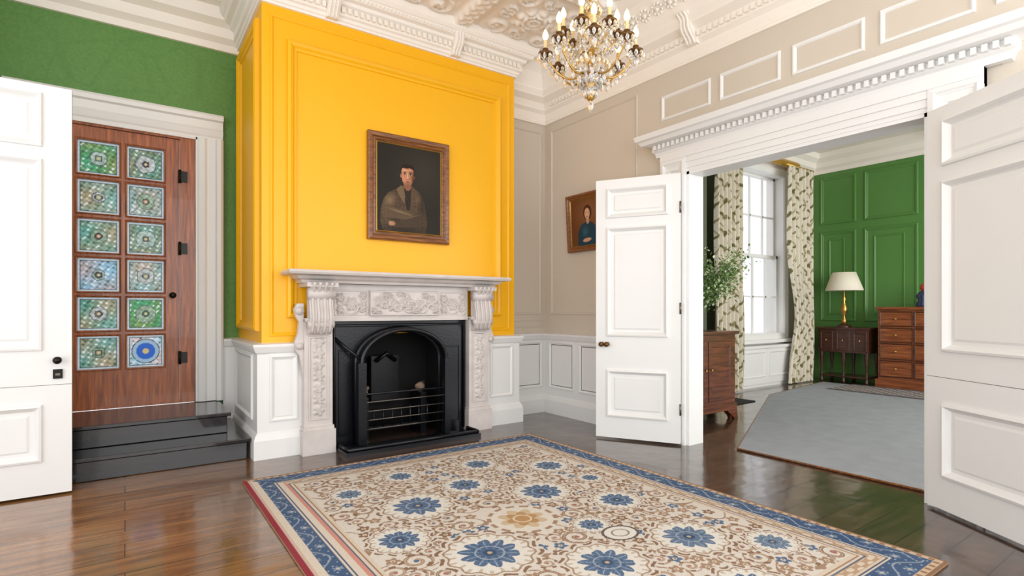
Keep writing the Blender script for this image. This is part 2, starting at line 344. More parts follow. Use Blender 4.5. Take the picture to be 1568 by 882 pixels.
# --- glazed wood door
b=B('door_1'); Y=5.86
def panecol(cen,ring,bg,sd):
    def f(u,v,U,V):
        n=np.sin(u*23+v*17+sd*2.3)*np.sin(v*29-u*11+sd)+.7*np.sin(u*51+sd)*np.sin(v*43+1)+.5*np.sin(u*9+sd*5)*np.sin(v*8+sd)
        C=np.array(bg)[None,None,:]+n[...,None]*np.array([30,22,30])
        g=np.sin(u*5+sd*1.7)*np.sin(v*4.3+sd*2.9); C=C+g[...,None]*np.array([-26,6,16])
        C=np.where((n>1.0)[...,None],np.array([226,232,230]),C); C=np.where((n<-1.05)[...,None],np.array([74,96,80]),C)
        r=np.sqrt((u-.5)**2+(v-.5)**2); th=np.arctan2(v-.5,u-.5)
        e=np.minimum(np.minimum(u,1-u),np.minimum(v,1-v))
        C=np.where((e<.07)[...,None],np.array([196,212,220])+n[...,None]*8,C)
        C=np.where(((np.abs(e-.08)<.01)|(e<.01))[...,None],np.array([64,72,76]),C)
        if sd%3==0: C=np.where(((np.abs(u-v)<.008)|(np.abs(u+v-1)<.008))[...,None]&(r>.2)[...,None]&(e>.09)[...,None],np.array([90,100,98]),C)
        elif sd%3==1: C=np.where(((np.abs(u-.5)<.008)|(np.abs(v-.5)<.008))[...,None]&(r>.2)[...,None]&(e>.09)[...,None],np.array([90,100,98]),C)
        R0=(.20,.26,.15,.23)[sd%4]
        q=r*(1+.06*np.cos((4+sd%5)*th))
        C=np.where((q<R0)[...,None],np.array(ring)+n[...,None]*24,C); C=np.where((np.abs(q-R0)<.01)[...,None],np.array([70,78,82]),C)
        C=np.where((q<.085)[...,None],np.array(cen),C); C=np.where((np.abs(q-.085)<.012)[...,None],np.array([44,46,50]),C)
        C=np.where((q<.035)[...,None],np.array([200,190,150]),C)
        if sd==11:
            C=np.where((r<.36)[...,None],np.array([150,180,200]),C); C=np.where((r<.25)[...,None],np.array([44,94,186]),C); C=np.where((r<.08)[...,None],np.array([200,180,120]),C); C=np.where((np.abs(r-.36)<.012)[...,None],np.array([50,50,56]),C)
        return C.astype(float)
    return f
cens=[(130,150,130),(90,60,60),(140,150,130),(150,100,90),(130,70,70),(90,80,60),(70,70,70),(130,140,120),(110,100,90),(50,100,70),(140,130,100),(40,80,170)]
PX=[(-.335,-.035),(.01,.295)]; pz=.335
for c,(x0,x1) in enumerate(PX):
    for r in range(6):
        z1=2.65-r*pz; z0=z1-.295
        bg=[(128,154,132),(150,166,158),(138,158,140),(118,144,122)][(r*2+c*3)%4]
        if r==4 and c==1: bg=(76,150,84)
        if r==0 and c==0: bg=(104,154,104)
        if r==5 and c==1: bg=(190,200,208)
        if r==3 and c==0: bg=(154,174,190)
        b.grid(mA(Y+.035),x0,x1,z0,z1,50,50,None,'sglass',panecol(cens[r*2+c],[(154,174,164),(174,180,178),(134,160,134)][(r+c)%3],bg,r*2+c))
L0,L1=-.44,.41; z0,z1=.36,2.76
b.box(L0,PX[0][0],Y,Y+.06,z0,z1,'doorwood'); b.box(PX[1][1],L1,Y,Y+.06,z0,z1,'doorwood')
b.box(PX[0][0],PX[1][1],Y,Y+.06,z0,.682,'doorwood'); b.box(PX[0][0],PX[1][1],Y,Y+.06,2.65,z1,'doorwood')
b.box(PX[0][1],PX[1][0],Y+.003,Y+.057,.62,2.66,'doorwood')
for r in range(1,6):
    zz=2.65-r*pz; b.box(PX[0][0],PX[1][1],Y+.006,Y+.054,zz,zz+.04,'doorwood')
for c,(x0,x1) in enumerate(PX):
    for r in range(6):
        t=2.65-r*pz; b.frame(mA(Y),x0-.008,x1+.008,t-.303,t+.008,[(0,.004),(.004,.01),(.012,.006),(.016,-.03)],'doorwood')
b.box(D0,L0-.004,Y-.02,Y+.09,.345,DT,'doorwood'); b.box(L1+.004,D1,Y-.02,Y+.09,.345,DT,'doorwood'); b.box(D0,D1,Y-.021,Y+.09,z1+.004,DT,'doorwood'); b.box(D0,D1,Y-.005,Y+.09,.342,.36,'doorwood')
for z in (2.42,1.76,.76):
    b.box(.405,.47,Y-.035,Y-.018,z-.05,z+.05,'darkmetal'); b.tube([(.41,Y-.032,z-.06),(.41,Y-.032,z+.06)],.012,'darkmetal')
b.tube([(.355,Y-q,1.33) for q in (0,.004,.0045,.03,.035,.05,.06,.066)],[.022,.022,.008,.008,.02,.028,.02,.004],'darkmetal',14)
b.build()
# --- panelled leaves
def leaf(name,w,h,panels,loc,rot,knobz,knobx,st=.12,seam=None):
    t=.045; b=B(name)
    b.box(0,w,.014,t-.014,0,h,'white')
    b.box(0,st,0,t,0,h,'white'); b.box(w-st,w,0,t,0,h,'white')
    zs=[0]+[q for p in panels for q in p]+[h]
    for i in range(0,len(zs),2): b.box(st,w-st,0,t,zs[i],zs[i+1],'white')
    for p0,p1 in panels:
        for k,mp in enumerate((lambda u,v,n:(u,-n,v),lambda u,v,n:(u,t+n,v))):
            b.frame(mp,st-.008,w-st+.008,p0-.008,p1+.008,[(0,.0),(.003,.016),(.016,.020),(.028,.006),(.034,-.004),(.044,-.014)],'white')
            b.frame(mp,st+.055,w-st-.055,p0+.055,p1-.055,[(0,-.014),(.014,-.004)],'white')
            y0=.004 if k==0 else t-.013
            b.box(st+.069,w-st-.069,y0,y0+.009,p0+.069,p1-.069,'white')
    if seam: b.box(-.0005,w+.0005,-.0006,t+.0006,seam-.0015,seam+.0015,'steel')
    for sgn in (-1,1):
        y=0 if sgn<0 else t
        for dx in ((0,.05) if name=='door_3' else (0,)):
            pts=[(knobx-dx,y+sgn*q,knobz) for q in (0,.004,.0045,.03,.035,.05,.06,.066)]
            b.tube(pts,[.02,.02,.008,.008,.02,.024,.018,.004],'bronze' if name=='door_3' else 'darkmetal',12)
    if name=='door_2':
        b.box(knobx-.024,knobx+.024,-.012,0,knobz-.12,knobz-.06,'darkmetal'); b.box(knobx-.012,knobx+.012,-.014,-.011,knobz-.1,knobz-.085,'steel')
    for z in (.3,h/2,h-.3):
        hx=0 if knobx>w/2 else w
        b.tube([(hx,t+.004,z-.05),(hx,t+.004,z+.05)],.009,'steel')
    return b.build(loc,rot)
leaf('door_2',.9,2.62,[(.22,.57),(.93,2.14),(2.23,2.56)],(-1.183,4.57,.015),0,.86,.83,.155,seam=.7)
aL=math.atan2(.864,-.503); aR=math.atan2(-.844,-.537)
leaf('door_3',.76,2.38,[(.2,.62),(.94,1.93),(2.03,2.29)],(4.01,3.06,.02),aL,.86,.70,.11)
leaf('door_4',.88,2.38,[(.2,.62),(.94,1.93),(2.03,2.29)],(3.985,1.24,.02),aR,.86,.82,.12,seam=.78)
# --- fireplace
b=B('marble_fireplace')
C=2.1
for s in (-1,1):
    xa,xb=sorted((C+s*.67,C+s*.9)); xm=(xa+xb)/2
    b.box(xa,xb,4.63,CY,0,1.12,'marble'); b.box(xa-.02,xb+.02,4.6,CY,0,.2,'marble'); b.box(xa-.01,xb+.01,4.615,CY,.2,.23,'marble')
    b.frame(mA(4.63),xa+.03,xb-.03,.28,.98,[(0,0),(.004,.01),(.014,.01),(.02,-.0)],'marble')
    def hf(U,V,xm=xm):
        H=np.zeros_like(U)
        for k in range(7): 
            zc=.36+k*.095; H=np.maximum(H,rose(U,V,xm,zc,.055,5,.02)); H=np.maximum(H,spiral(U,V,xm+.02*(-1)**k,zc+.045,.035,1,.014))
        return H+.001
    b.grid(mA(4.63),xa+.052,xb-.052,.31,.96,30,130,hf,'marble')
    def S(t): return .05+.10*t**1.5+.035*math.sin(t*math.pi*2)
    poly=[(0,1.42),(0,1.0)]+[(S(i/16),1.0+.42*i/16) for i in range(17)]
    b.prism(poly,lambda a,c,d:(d,4.63-a,c),xa+.02,xb-.02,'marble',False)
    for k in (-.07,-.025,.025,.07):
        b.tube([(xm+k,4.63-S(i/12)-.004,1.0+.42*i/12) for i in range(13)],.013,'marble',6)
    for zz,rr in ((1.08,.035),(1.33,.05)):
        b.tube([(xa+.01,4.63-.06,zz),(xb-.01,4.63-.06,zz)],rr,'marble',14)
    b.box(xa-.01,xb+.01,4.5,CY,1.385,1.42,'marble'); b.box(xa,xb,4.58,CY,1.1,1.13,'marble')
    xo=C+s*.9
    poly=[(0,1.25),(.05,1.25),(.075,1.2),(.06,1.14),(.035,1.1),(.045,1.0),(.07,.94),(.065,.87),(.03,.82),(.012,.7),(0,.62)]
    b.prism(poly,lambda a,c,d:(xo+s*a,d,c),4.65,CY-.06,'marble')
    b.tube([(xo+s*.035,4.63,1.19),(xo+s*.035,4.71,1.19)],.035,'marble',12); b.tube([(xo+s*.035,4.63,.9),(xo+s*.035,4.71,.9)],.03,'marble',12)
b.box(C-.67,C+.67,4.66,CY,1.1,1.42,'marble'); b.box(C-.68,C+.68,4.645,CY,1.1,1.125,'marble')
b.box(C-.34,C+.34,4.635,4.67,1.145,1.37,'marble')
def fr(U,V):
    H=np.zeros_like(U); u=(U-C)
    for k,(cx,cz,R) in enumerate([(0,1.26,.09),(-.13,1.24,.07),(.13,1.24,.07),(-.25,1.27,.07),(.25,1.27,.07),(-.19,1.33,.04),(.19,1.33,.04),(-.06,1.34,.04),(.07,1.19,.04),(.3,1.19,.04),(-.3,1.19,.04)]):
        H=np.maximum(H,rose(u,V,cx,cz,R,5+k%3,.034)); H=np.maximum(H,spiral(u,V,cx+.04,cz-.02,R*.9,(-1)**k,.024))
    return H+.001
b.grid(mA(4.635),C-.33,C+.33,1.155,1.36,170,56,fr,'marble'); b.frame(mA(4.635),C-.34,C+.34,1.145,1.37,[(0,0),(.003,.012),(.012,.012),(.016,0)],'marble')
for s in(-1,1):
    def fr2(U,V,s=s):
        H=np.zeros_like(U); u=U-(C+s*.5)
        for k,(cx,cz,R) in enumerate([(0,1.25,.07),(-.1,1.3,.05),(.1,1.22,.05),(.1,1.32,.04),(-.1,1.2,.04)]):
            H=np.maximum(H,rose(u,V,cx,cz,R,6,.03)); H=np.maximum(H,spiral(u,V,cx,cz-.03,R*1.1,(-1)**k,.02))
        return H+.001
    b.grid(mA(4.66),C+s*.5-.145,C+s*.5+.145,1.155,1.36,80,56,fr2,'marble'); b.frame(mA(4.66),C+s*.5-.15,C+s*.5+.15,1.145,1.37,PT,'marble')
b.sweep([(1.19,CY),(1.19,4.6),(3.01,4.6),(3.01,CY)],[(-.08,1.42),(.02,1.42),(.03,1.44),(.06,1.455),(.08,1.475),(.14,1.485),(.15,1.5),(.14,1.52),(-.08,1.52)],'marble')
b.box(1.19,3.01,4.6,CY,1.42,1.519,'marble')
b.build()
b=B('cast_iron_fire_surround')
A0,A1,SP,TP=1.66,2.48,.74,1.02; ac=(A0+A1)/2; aw=(A1-A0)/2
arch=[(ac-aw*math.cos(i/20*math.pi),SP+(TP-SP)*math.sin(i/20*math.pi)) for i in range(21)]
Y0=4.70; mp=mA(Y0); gx=.668
b.box(C-gx,A0,Y0,Y0+.03,0.001,1.098,'iron'); b.box(A1,C+gx,Y0,Y0+.03,0.001,1.098,'iron')
for i in range(20):
    (a0,h0),(a1,h1)=arch[i],arch[i+1]
    b.add([mp(a0,h0,0),mp(a1,h1,0),mp(a1,1.098,0),mp(a0,1.098,0)],[(0,1,2,3)],'iron')
full=[(A0,.02)]+arch+[(A1,.02)]
for i in range(len(full)-1):
    (a0,h0),(a1,h1)=full[i],full[i+1]
    b.add([(a0,4.56,h0),(a1,4.56,h1),(a1,4.75,h1),(a0,4.75,h0)],[(0,1,2,3)],'iron',True)
b.tube([(a,4.56,h) for a,h in full],.02,'iron',8); b.tube([(a,4.70,h) for a,h in full],.03,'iron',8)
b.tube([(C-.64,4.69,.96),(A0,4.57,SP+.02)],.014,'iron',6); b.tube([(C-.64,4.69,.04),(C-.64,4.69,1.06),(C+.64,4.69,1.06),(C+.64,4.69,.04)],.016,'iron',6)
b.frame(mA(Y0),C-.6,A0-.04,.1,.85,PT,'iron'); b.frame(mA(Y0),A1+.04,C+.6,.1,.85,PT,'iron')
b.box(A0-.04,A0+.03,4.53,4.6,.04,SP,'iron'); b.box(A1-.03,A1+.03,4.53,4.6,.04,SP,'iron')
for i,z in enumerate((.16,.24,.32,.40)): b.tube([(A0,4.57-.01*i,z),(A1,4.57-.01*i,z)],.005,'steel',6)
b.tube([(A0,4.54,.47),(A1,4.54,.47)],.01,'iron',8)
for x in [A0+.1+.09*k for k in range(8)]: b.tube([(x,4.78,.1),(x,4.78,.30)],.008,'iron',6)
b.box(A0+.1,A1-.1,4.78,5.05,.1,.13,'iron')
for x in (A0+.12,A1-.12): b.box(x-.03,x+.03,4.8,5.05,.0,.4,'iron')
b.box(ac-.14,ac+.14,5.05,5.12,.3,.75,'iron'); b.tube([(ac-.1,5.03,.7),(ac,5.01,.78),(ac+.1,5.03,.7)],.02,'iron',8)
b.build()
b=B('fireplace_logs')
for x,y,z,r in ((1.79,4.88,.435,.036),(2.36,4.88,.445,.045)):
    b.lathe([(r*.2,-r),(r*.75,-r*.7),(r,-.1*r),(r*.85,.5*r),(r*.4,.9*r),(.005,r)],(x,y,z),'stone',9,True,1.2,.8)
    b.tube([(x-.05,y-.03,z+.01),(x+.06,y+.06,z+.03)],.022,'stone',8)
b.build()
b=B('hearth_slab'); b.box(1.46,2.74,4.36,4.59,0,.035,'iron'); b.tube([(1.48,4.58,.05),(1.48,4.38,.05),(2.72,4.38,.05),(2.72,4.58,.05)],.018,'iron',8); b.build()
# --- paintings
def ell(u,v,cx,cy,rx,ry,rot=0,soft=.12):
    c,s=math.cos(rot),math.sin(rot); x=(u-cx)*c+(v-cy)*s; y=-(u-cx)*s+(v-cy)*c
    return np.clip((1-np.sqrt((x/rx)**2+(y/ry)**2))/soft,0,1)
def over(C,m,col): return C*(1-m[...,None])+np.array(col,float)*m[...,None]
def poly_m(u,v,pts):
    ins=np.zeros(u.shape,bool); n=len(pts)
    for i in range(n):
        x0,y0=pts[i];x1,y1=pts[(i+1)%n]
        if y0==y1: continue
        c=((y0>v)!=(y1>v))&(u<(x1-x0)*(v-y0)/(y1-y0)+x0); ins^=c
    return ins.astype(float)
def man(u,v,U,V):
    C=np.zeros(u.shape+(3,))+np.array([38,34,26.]); C+=(ell(u,v,.75,.75,.6,.5,0,1)*16)[...,None]
    n=.5*np.sin(u*60+3*np.sin(v*37))*np.sin(v*75+2*np.sin(u*48))+.5*np.sin(u*130+v*50)*np.sin(v*140-u*40)
    body=poly_m(u,v,[(.10,0),(.05,.12),(.06,.25),(.10,.36),(.17,.44),(.28,.49),(.37,.54),(.55,.54),(.64,.49),(.71,.42),(.75,.3),(.78,.14),(.75,0)])
    C=over(C,body,(78,62,46)); C+=(body*n*12)[...,None]
    C=over(C,ell(u,v,.70,.3,.09,.3,0,.9)*body*.6,(44,35,27)); C=over(C,ell(u,v,.45,.02,.5,.1,0,.8)*body*.8,(38,30,24))
    C=over(C,ell(u,v,.20,.36,.12,.1,.4,.9)*body,(124,102,76)); C=over(C,ell(u,v,.14,.22,.07,.14,.1,.9)*body,(104,84,62))
    C=over(C,ell(u,v,.62,.40,.07,.08,-.4,.9)*body,(98,78,58))
    C=over(C,poly_m(u,v,[(.395,.53),(.42,.40),(.455,.26),(.50,.26),(.525,.40),(.545,.53)]),(46,36,30))
    C=over(C,poly_m(u,v,[(.36,.54),(.30,.49),(.34,.42),(.42,.33),(.43,.42),(.41,.52)]),(112,90,66))
    C=over(C,poly_m(u,v,[(.555,.54),(.62,.49),(.60,.41),(.525,.33),(.515,.42),(.53,.52)]),(86,68,48))
    C=over(C,poly_m(u,v,[(.08,.24),(.14,.30),(.34,.27),(.60,.22),(.66,.17),(.58,.12),(.34,.14),(.12,.12)]),(90,72,53))
    C=over(C,ell(u,v,.35,.235,.26,.02,-.16,.9),(126,104,78)); C=over(C,ell(u,v,.34,.14,.28,.018,-.03,.9),(46,36,28))
    C=over(C,poly_m(u,v,[(.76,.22),(.68,.26),(.44,.17),(.26,.11),(.25,.05),(.44,.06),(.70,.08)]),(68,54,40))
    C=over(C,ell(u,v,.52,.185,.2,.014,.28,.9),(104,84,62)); C+=(body*n*7)[...,None]
    C=over(C,ell(u,v,.235,.095,.055,.03,-.1,.4),(168,122,94))
    for k in range(4): C=over(C,ell(u,v,.20,.112-.013*k,.032,.006,-.1,.5),(186,138,108))
    C=over(C,poly_m(u,v,[(.40,.60),(.405,.53),(.45,.49),(.49,.49),(.53,.53),(.53,.60)]),(136,90,66)); C=over(C,ell(u,v,.47,.56,.07,.03,0,.6),(92,58,42))
    C=over(C,ell(u,v,.367,.655,.016,.03,0,.3),(168,112,86)); C=over(C,ell(u,v,.572,.652,.013,.028,0,.3),(110,68,50))
    C=over(C,ell(u,v,.468,.725,.106,.062,0,.12),(38,27,20)); C=over(C,poly_m(u,v,[(.362,.735),(.366,.66),(.385,.66),(.39,.74)]),(38,27,20)); C=over(C,poly_m(u,v,[(.574,.735),(.572,.66),(.555,.66),(.55,.74)]),(34,24,18))
    face=poly_m(u,v,[(.376,.735),(.374,.65),(.385,.60),(.41,.563),(.445,.542),(.49,.542),(.525,.563),(.552,.60),(.562,.65),(.562,.735),(.53,.755),(.42,.757)])
    C=over(C,face,(188,128,96))
    C=over(C,ell(u,v,.42,.715,.06,.03,0,.9)*face,(214,158,124)); C=over(C,ell(u,v,.41,.625,.03,.025,0,.9)*face,(206,134,104))
    C=over(C,ell(u,v,.555,.63,.055,.13,0,.9)*face*.9,(96,58,42)); C=over(C,ell(u,v,.47,.56,.09,.045,0,.9)*face*.6,(88,60,46))
    for ex in (.425,.512):
        C=over(C,ell(u,v,ex,.682,.03,.022,0,.9)*.7,(96,58,44))
        C=over(C,ell(u,v,ex,.70,.032,.007,0,.4),(36,24,18)); C=over(C,ell(u,v,ex,.674,.020,.008,0,.3),(206,188,172)); C=over(C,ell(u,v,ex,.675,.009,.009,0,.3),(30,20,17)); C=over(C,ell(u,v,ex,.683,.022,.004,0,.4),(44,26,20))
    C=over(C,poly_m(u,v,[(.462,.69),(.476,.69),(.492,.63),(.48,.622),(.456,.626)]),(210,156,124)); C=over(C,poly_m(u,v,[(.476,.69),(.482,.69),(.5,.63),(.49,.625)]),(120,76,56))
    C=over(C,ell(u,v,.476,.621,.024,.006,0,.4),(100,58,42))
    C=over(C,ell(u,v,.472,.592,.035,.0055,0,.4),(96,42,36)); C=over(C,ell(u,v,.472,.583,.024,.006,0,.6),(166,94,78))
    C=over(C,poly_m(u,v,[(.37,.735),(.40,.748),(.45,.742),(.50,.752),(.55,.74),(.568,.725),(.57,.765),(.53,.79),(.46,.797),(.40,.785),(.368,.76)]),(38,27,20))
    return C
def woman(u,v,U,V):
    C=np.zeros(u.shape+(3,))+np.array([104,62,32.]); C+=(ell(u,v,.6,.7,.6,.5,0,1)*30)[...,None]
    b_=poly_m(u,v,[(.2,0),(.22,.3),(.34,.46),(.5,.52),(.68,.48),(.84,.34),(.92,0)])
    C=over(C,b_,(30,62,78)); C=over(C,ell(u,v,.45,.3,.14,.14,.3,.8)*b_,(48,92,106))
    C=over(C,ell(u,v,.54,.7,.14,.17,0,.15),(66,36,22)); C=over(C,ell(u,v,.54,.53,.06,.09,0,.3),(190,140,112)); C=over(C,ell(u,v,.53,.68,.095,.13,0,.2),(214,166,134))
    for ex in (.495,.57): C=over(C,ell(u,v,ex,.7,.018,.009,0,.4),(50,32,24))
    C=over(C,ell(u,v,.53,.66,.012,.035,0,.6),(226,180,150)); C=over(C,ell(u,v,.53,.615,.032,.011,0,.4),(156,66,58))
    C=over(C,ell(u,v,.5,.12,.16,.05,.1,.3),(206,156,126))
    return C
def picture(name,mp,u0,u1,v0,v1,fw,fn):
    b=B(name); b.frame(mp,u0,u1,v0,v1,[(0,.005),(0,.045),(.012,.055),(fw*.45,.05),(fw*.6,.035),(fw*.8,.038),(fw,.02)],'framewood')
    b.frame(mp,u0+fw-.004,u1-fw+.004,v0+fw-.004,v1-fw+.004,[(0,.03),(.004,.033),(.008,.024)],'gold')
    b.box(u0+.01,u1-.01,v0+.01,v1-.01,.002,.018,'framewood',lambda a,c,d:mp(a,c,d))
    b.grid(mp,u0+fw,u1-fw,v0+fw,v1-fw,230,290,lambda U,V:U*0+.022,'paint',fn); return b
picture('portrait_painting_man',mA(CY),1.775,2.595,1.835,2.815,.085,man).build()
mp2=lambda u,v,n:(RX-.004-n-(v-1.83)*.06,4.60-u,v)
picture('portrait_painting_woman',mp2,0,.6,1.83,2.45,.06,woman).build()
# --- main rug
b=B('persian_rug'); RX0,RX1,RY0,RY1=.66,3.16,.9,4.16
FL=[(1.447,3.02,.165),(2.22,2.79,.15),(2.506,2.394,.12),(1.453,2.232,.17),(2.406,1.787,.15),(1.847,1.827,.15),(1.879,3.194,.12),(2.21,3.56,.11),(2.63,3.22,.12),(1.175,3.458,.09),(1.156,2.626,.12),(2.1,2.2,.08),(1.6,3.62,.09),(2.68,2.82,.07),(2.7,1.5,.1),(1.2,1.9,.12),(1.45,1.4,.16),(2.2,1.3,.13)]
def rugc(u,v,X,Y):
    nx,ny=X.shape
    d=np.minimum(np.minimum(X-RX0,RX1-X),np.minimum(Y-RY0,RY1-Y))
    along=np.where((np.minimum(X-RX0,RX1-X)<np.minimum(Y-RY0,RY1-Y)),Y,X)
    cream=np.array([230,220,208.]); tan=np.array([174,138,110.]); blue=np.array([82,110,148.]); navy=np.array([60,84,120.]); brown=np.array([146,108,82.])
    C=np.zeros(X.shape+(3,))+cream
    def win(cx,cy,R):
        i0=max(0,int((cx-R-RX0)/(RX1-RX0)*(nx-1))); i1=min(nx,int((cx+R-RX0)/(RX1-RX0)*(nx-1))+2)
        j0=max(0,int((cy-R-RY0)/(RY1-RY0)*(ny-1))); j1=min(ny,int((cy+R-RY0)/(RY1-RY0)*(ny-1))+2)
        return slice(i0,i1),slice(j0,j1)
    wx=X+.05*np.sin(Y*11+1)+.03*np.sin(Y*23+X*9); wy=Y+.05*np.sin(X*12)+.03*np.cos(X*21-Y*8)
    s=np.sin(wx*14)*np.cos(wy*14)
    C=np.where((np.abs(s)<.07)[...,None],tan,C)
    pts=[]; tries=0
    while tries<9000 and len(pts)<420:
        tries+=1; cx=random.uniform(RX0+.33,RX1-.33); cy=random.uniform(RY0+.33,RY1-.33); R=random.choice((.085,.07,.055,.04))
        if any((cx-a)**2+(cy-c)**2<(r*1.36+R*.62)**2 for a,c,r in FL): continue
        if (cx-1.842)**2+(cy-2.49)**2<(.22+R*.6)**2: continue
        if any((cx-a)**2+(cy-c)**2<((r+R)*.8)**2 for a,c,r in pts): continue
        pts.append((cx,cy,R))
    for k,(cx,cy,R) in enumerate(pts):
        w=win(cx,cy,R); x=X[w]-cx; y=Y[w]-cy; r=np.sqrt(x*x+y*y)/R; th=np.arctan2(y,x); c=C[w]
        hand=1 if k%2 else -1; ph=random.uniform(0,6.28)
        if R>.05:
            m=(np.abs(((r*1.7-hand*th/6.283+ph)%1)-.5)<.2)&(r<1)&(r>.12)
            c[(r<1)]=cream; c[m]=tan if k%3 else brown
            c[m&(np.abs(((r*1.7-hand*th/6.283+ph)%1)-.5)<.06)]=(206,178,150)
            lf=(r>.72)&(r<1)&(np.cos(5*th+ph)>.2); c[lf]=brown if k%3 else tan
            c[r<.16]=(blue if k%4==0 else np.array([178,112,100.]))
        else:
            p=.55+.4*np.abs(np.cos(2.5*th+ph)); c[(r<1)]=cream; c[r<p]=[tan,blue,(190,128,114),brown][k%4] if k%2 else tan; c[r<.3]=(232,216,190); c[r<.14]=brown
        C[w]=c
    for i,(cx,cy,R) in enumerate(FL):
        w=win(cx,cy,R*1.7); x=X[w]-cx; y=Y[w]-cy; r=np.sqrt(x*x+y*y); th=np.arctan2(y,x); c=C[w]
        out=R*1.30*(1+.05*np.cos(12*th))
        ring=(np.abs(r-out*1.12)<R*.06)&(np.cos(16*th+i)>-.5); c[r<out*1.2]=cream; c[ring]=brown
        c[r<out]=tan; c[r<out*.95]=(238,232,222)
        c[(r<out*.95)&(r>out*.8)&(np.cos(24*th)>.5)]=(206,190,168)
        p=R*.95*(.60+.34*np.abs(np.cos(5*th))**.6)*(1+.05*np.sin(13*th)); col=blue if i%5!=4 else np.array([102,126,156.])
        c[r<p]=col
        c[(r<p*.93)&(np.abs(np.sin(5*th))<.12)&(r>R*.3)]=(166,182,200)
        c[(r<p*.85)&(np.abs(np.cos(5*th))<.2)&(r>R*.25)]=navy
        c[np.abs(r-R*.42)<R*.03]=(156,172,192); c[r<R*.2]=navy; c[r<R*.08]=(204,180,144)
        c[(r<R*.9)&(np.abs(r-R*.62)<R*.03)&(np.cos(20*th)>0)]=(126,148,178)
        C[w]=c
    dx=X-1.842;dy=Y-2.49;r=np.sqrt(dx*dx+dy*dy);th=np.arctan2(dy,dx)
    C=np.where((r<.2)[...,None],np.array([234,224,210.]),C); C=np.where(((np.abs(r-.19)<.012)&(np.cos(14*th)>-.4))[...,None],tan,C); C=np.where((r<.15*(.6+.35*np.abs(np.cos(4*th))))[...,None],np.array([216,188,150.]),C)
    C=np.where((r<.10*(.6+.4*np.abs(np.cos(3*th))))[...,None],np.array([198,148,94.]),C); C=np.where((np.abs(r-.05)<.006)[...,None],np.array([236,214,180.]),C)
    r=np.sqrt(((X-2.15)/.11)**2+((Y-2.03)/.09)**2); C=np.where((r<1)[...,None],np.array([106,94,90.]),C); C=np.where((r<.85)[...,None],np.array([238,232,222.]),C);C=np.where((r<.5)[...,None],np.array([150,140,130.]),C);C=np.where((r<.4)[...,None],np.array([238,232,222.]),C)
    def band(C,a,bb,col): return np.where(((d>=a)&(d<bb))[...,None],np.array(col,float),C)
    C=band(C,0,.30,(226,208,186))
    C=band(C,.0,.012,(150,108,76)); C=band(C,.012,.045,(214,186,154))
    C=np.where(((d>.016)&(d<.04)&(np.sin(along*120)>.2))[...,None],np.array([164,118,86.]),C)
    C=band(C,.045,.17,(64,92,134))
    t=along*22
    vine=np.abs((d-.107)-.035*np.sin(t))<.005
    C=np.where((vine&(d>.05)&(d<.165))[...,None],np.array([150,166,184.]),C)
    k1=((t/math.pi)%1-.5)*math.pi/22; dd=(d-.107)+.03*np.sign(np.sin(t)); q=np.sqrt(k1**2+dd**2); ta=np.arctan2(dd,k1)
    C=np.where(((q<.02+.008*np.cos(6*ta))&(d>.05)&(d<.165))[...,None],np.array([128,148,176.]),C)
    C=np.where(((q<.009)&(d>.05)&(d<.165))[...,None],np.array([206,196,176.]),C)
    m2=np.sin(along*90)*np.sin((d-.045)*100); C=np.where(((d>.055)&(d<.16)&(m2>.86))[...,None],np.array([168,176,184.]),C)
    C=band(C,.17,.18,(226,210,190)); C=band(C,.18,.188,(70,88,122)); C=band(C,.188,.2,(224,204,180)); C=band(C,.2,.25,(196,160,124))
    C=np.where(((d>.204)&(d<.246)&(np.sin(along*60)*np.sin(d*130)>.1))[...,None],np.array([228,210,188.]),C)
    C=band(C,.25,.258,(84,100,130)); C=band(C,.258,.27,(228,212,192)); C=band(C,.27,.278,(170,126,92))
    left=((X-RX0)<(Y-RY0))&((X-RX0)<(RY1-Y))&((X-RX0)<.4); dl=X-RX0
    L=lambda a,bb,col:np.where((left&(dl>=a)&(dl<bb))[...,None],np.array(col,float),C)
    C=L(0,.03,(160,40,56)); C=L(.03,.045,(214,180,160)); C=L(.045,.085,(228,212,192)); C=L(.19,.225,(230,214,196)); C=L(.225,.25,(222,146,128))
    C=C*(.94+.06*np.sin(X*700)*1)[...,None]
    g=(C@np.array([.3,.5,.2]))[...,None]; C=C*.88+g*.12
    wear=.5+.5*np.sin(X*5+2*np.sin(Y*3))*np.sin(Y*4.1+np.sin(X*6)); C=C*(1-.10*wear[...,None])+np.array([214,202,190.])*(.10*wear[...,None])
    return C*(.93+.07*np.random.rand(*X.shape))[...,None]
b.box(RX0,RX1,RY0,RY1,.001,.011,'rugback'); b.grid(lambda u,v,n:(u,v,n),RX0,RX1,RY0,RY1,640,830,lambda U,V:U*0+.012,'rug',rugc,False)
b.build()
# --- chandelier
b=B('crystal_chandelier'); cx,cy=2.37,2.49
b.tube([(cx,cy,3.10),(cx,cy,3.94)],.007,'brass',8)
for k in range(22): b.lathe([(.004,-.014),(.014,0),(.004,.014)],(cx,cy,3.14+k*.036),'brass',6)
b.lathe([(.01,0),(.05,.02),(.07,.05),(.075,.06)],(cx,cy,3.915),'brass',20)
b.lathe([(.006,2.5),(.02,2.51),(.032,2.55),(.02,2.58),(.05,2.61),(.06,2.64),(.04,2.67),(.018,2.7),(.022,2.8),(.04,2.84),(.05,2.88),(.035,2.93),(.02,2.96),(.02,3.02),(.045,3.05),(.055,3.08),(.01,3.1)],(cx,cy,0),'brass',20)
def drop(x,y,z,s,mat='crystal'):
    b.lathe([(.0005,0),(.32*s,-.35*s),(.5*s,-.9*s),(.3*s,-1.4*s),(.0005,-1.8*s)],(x,y,z),mat,6,False)
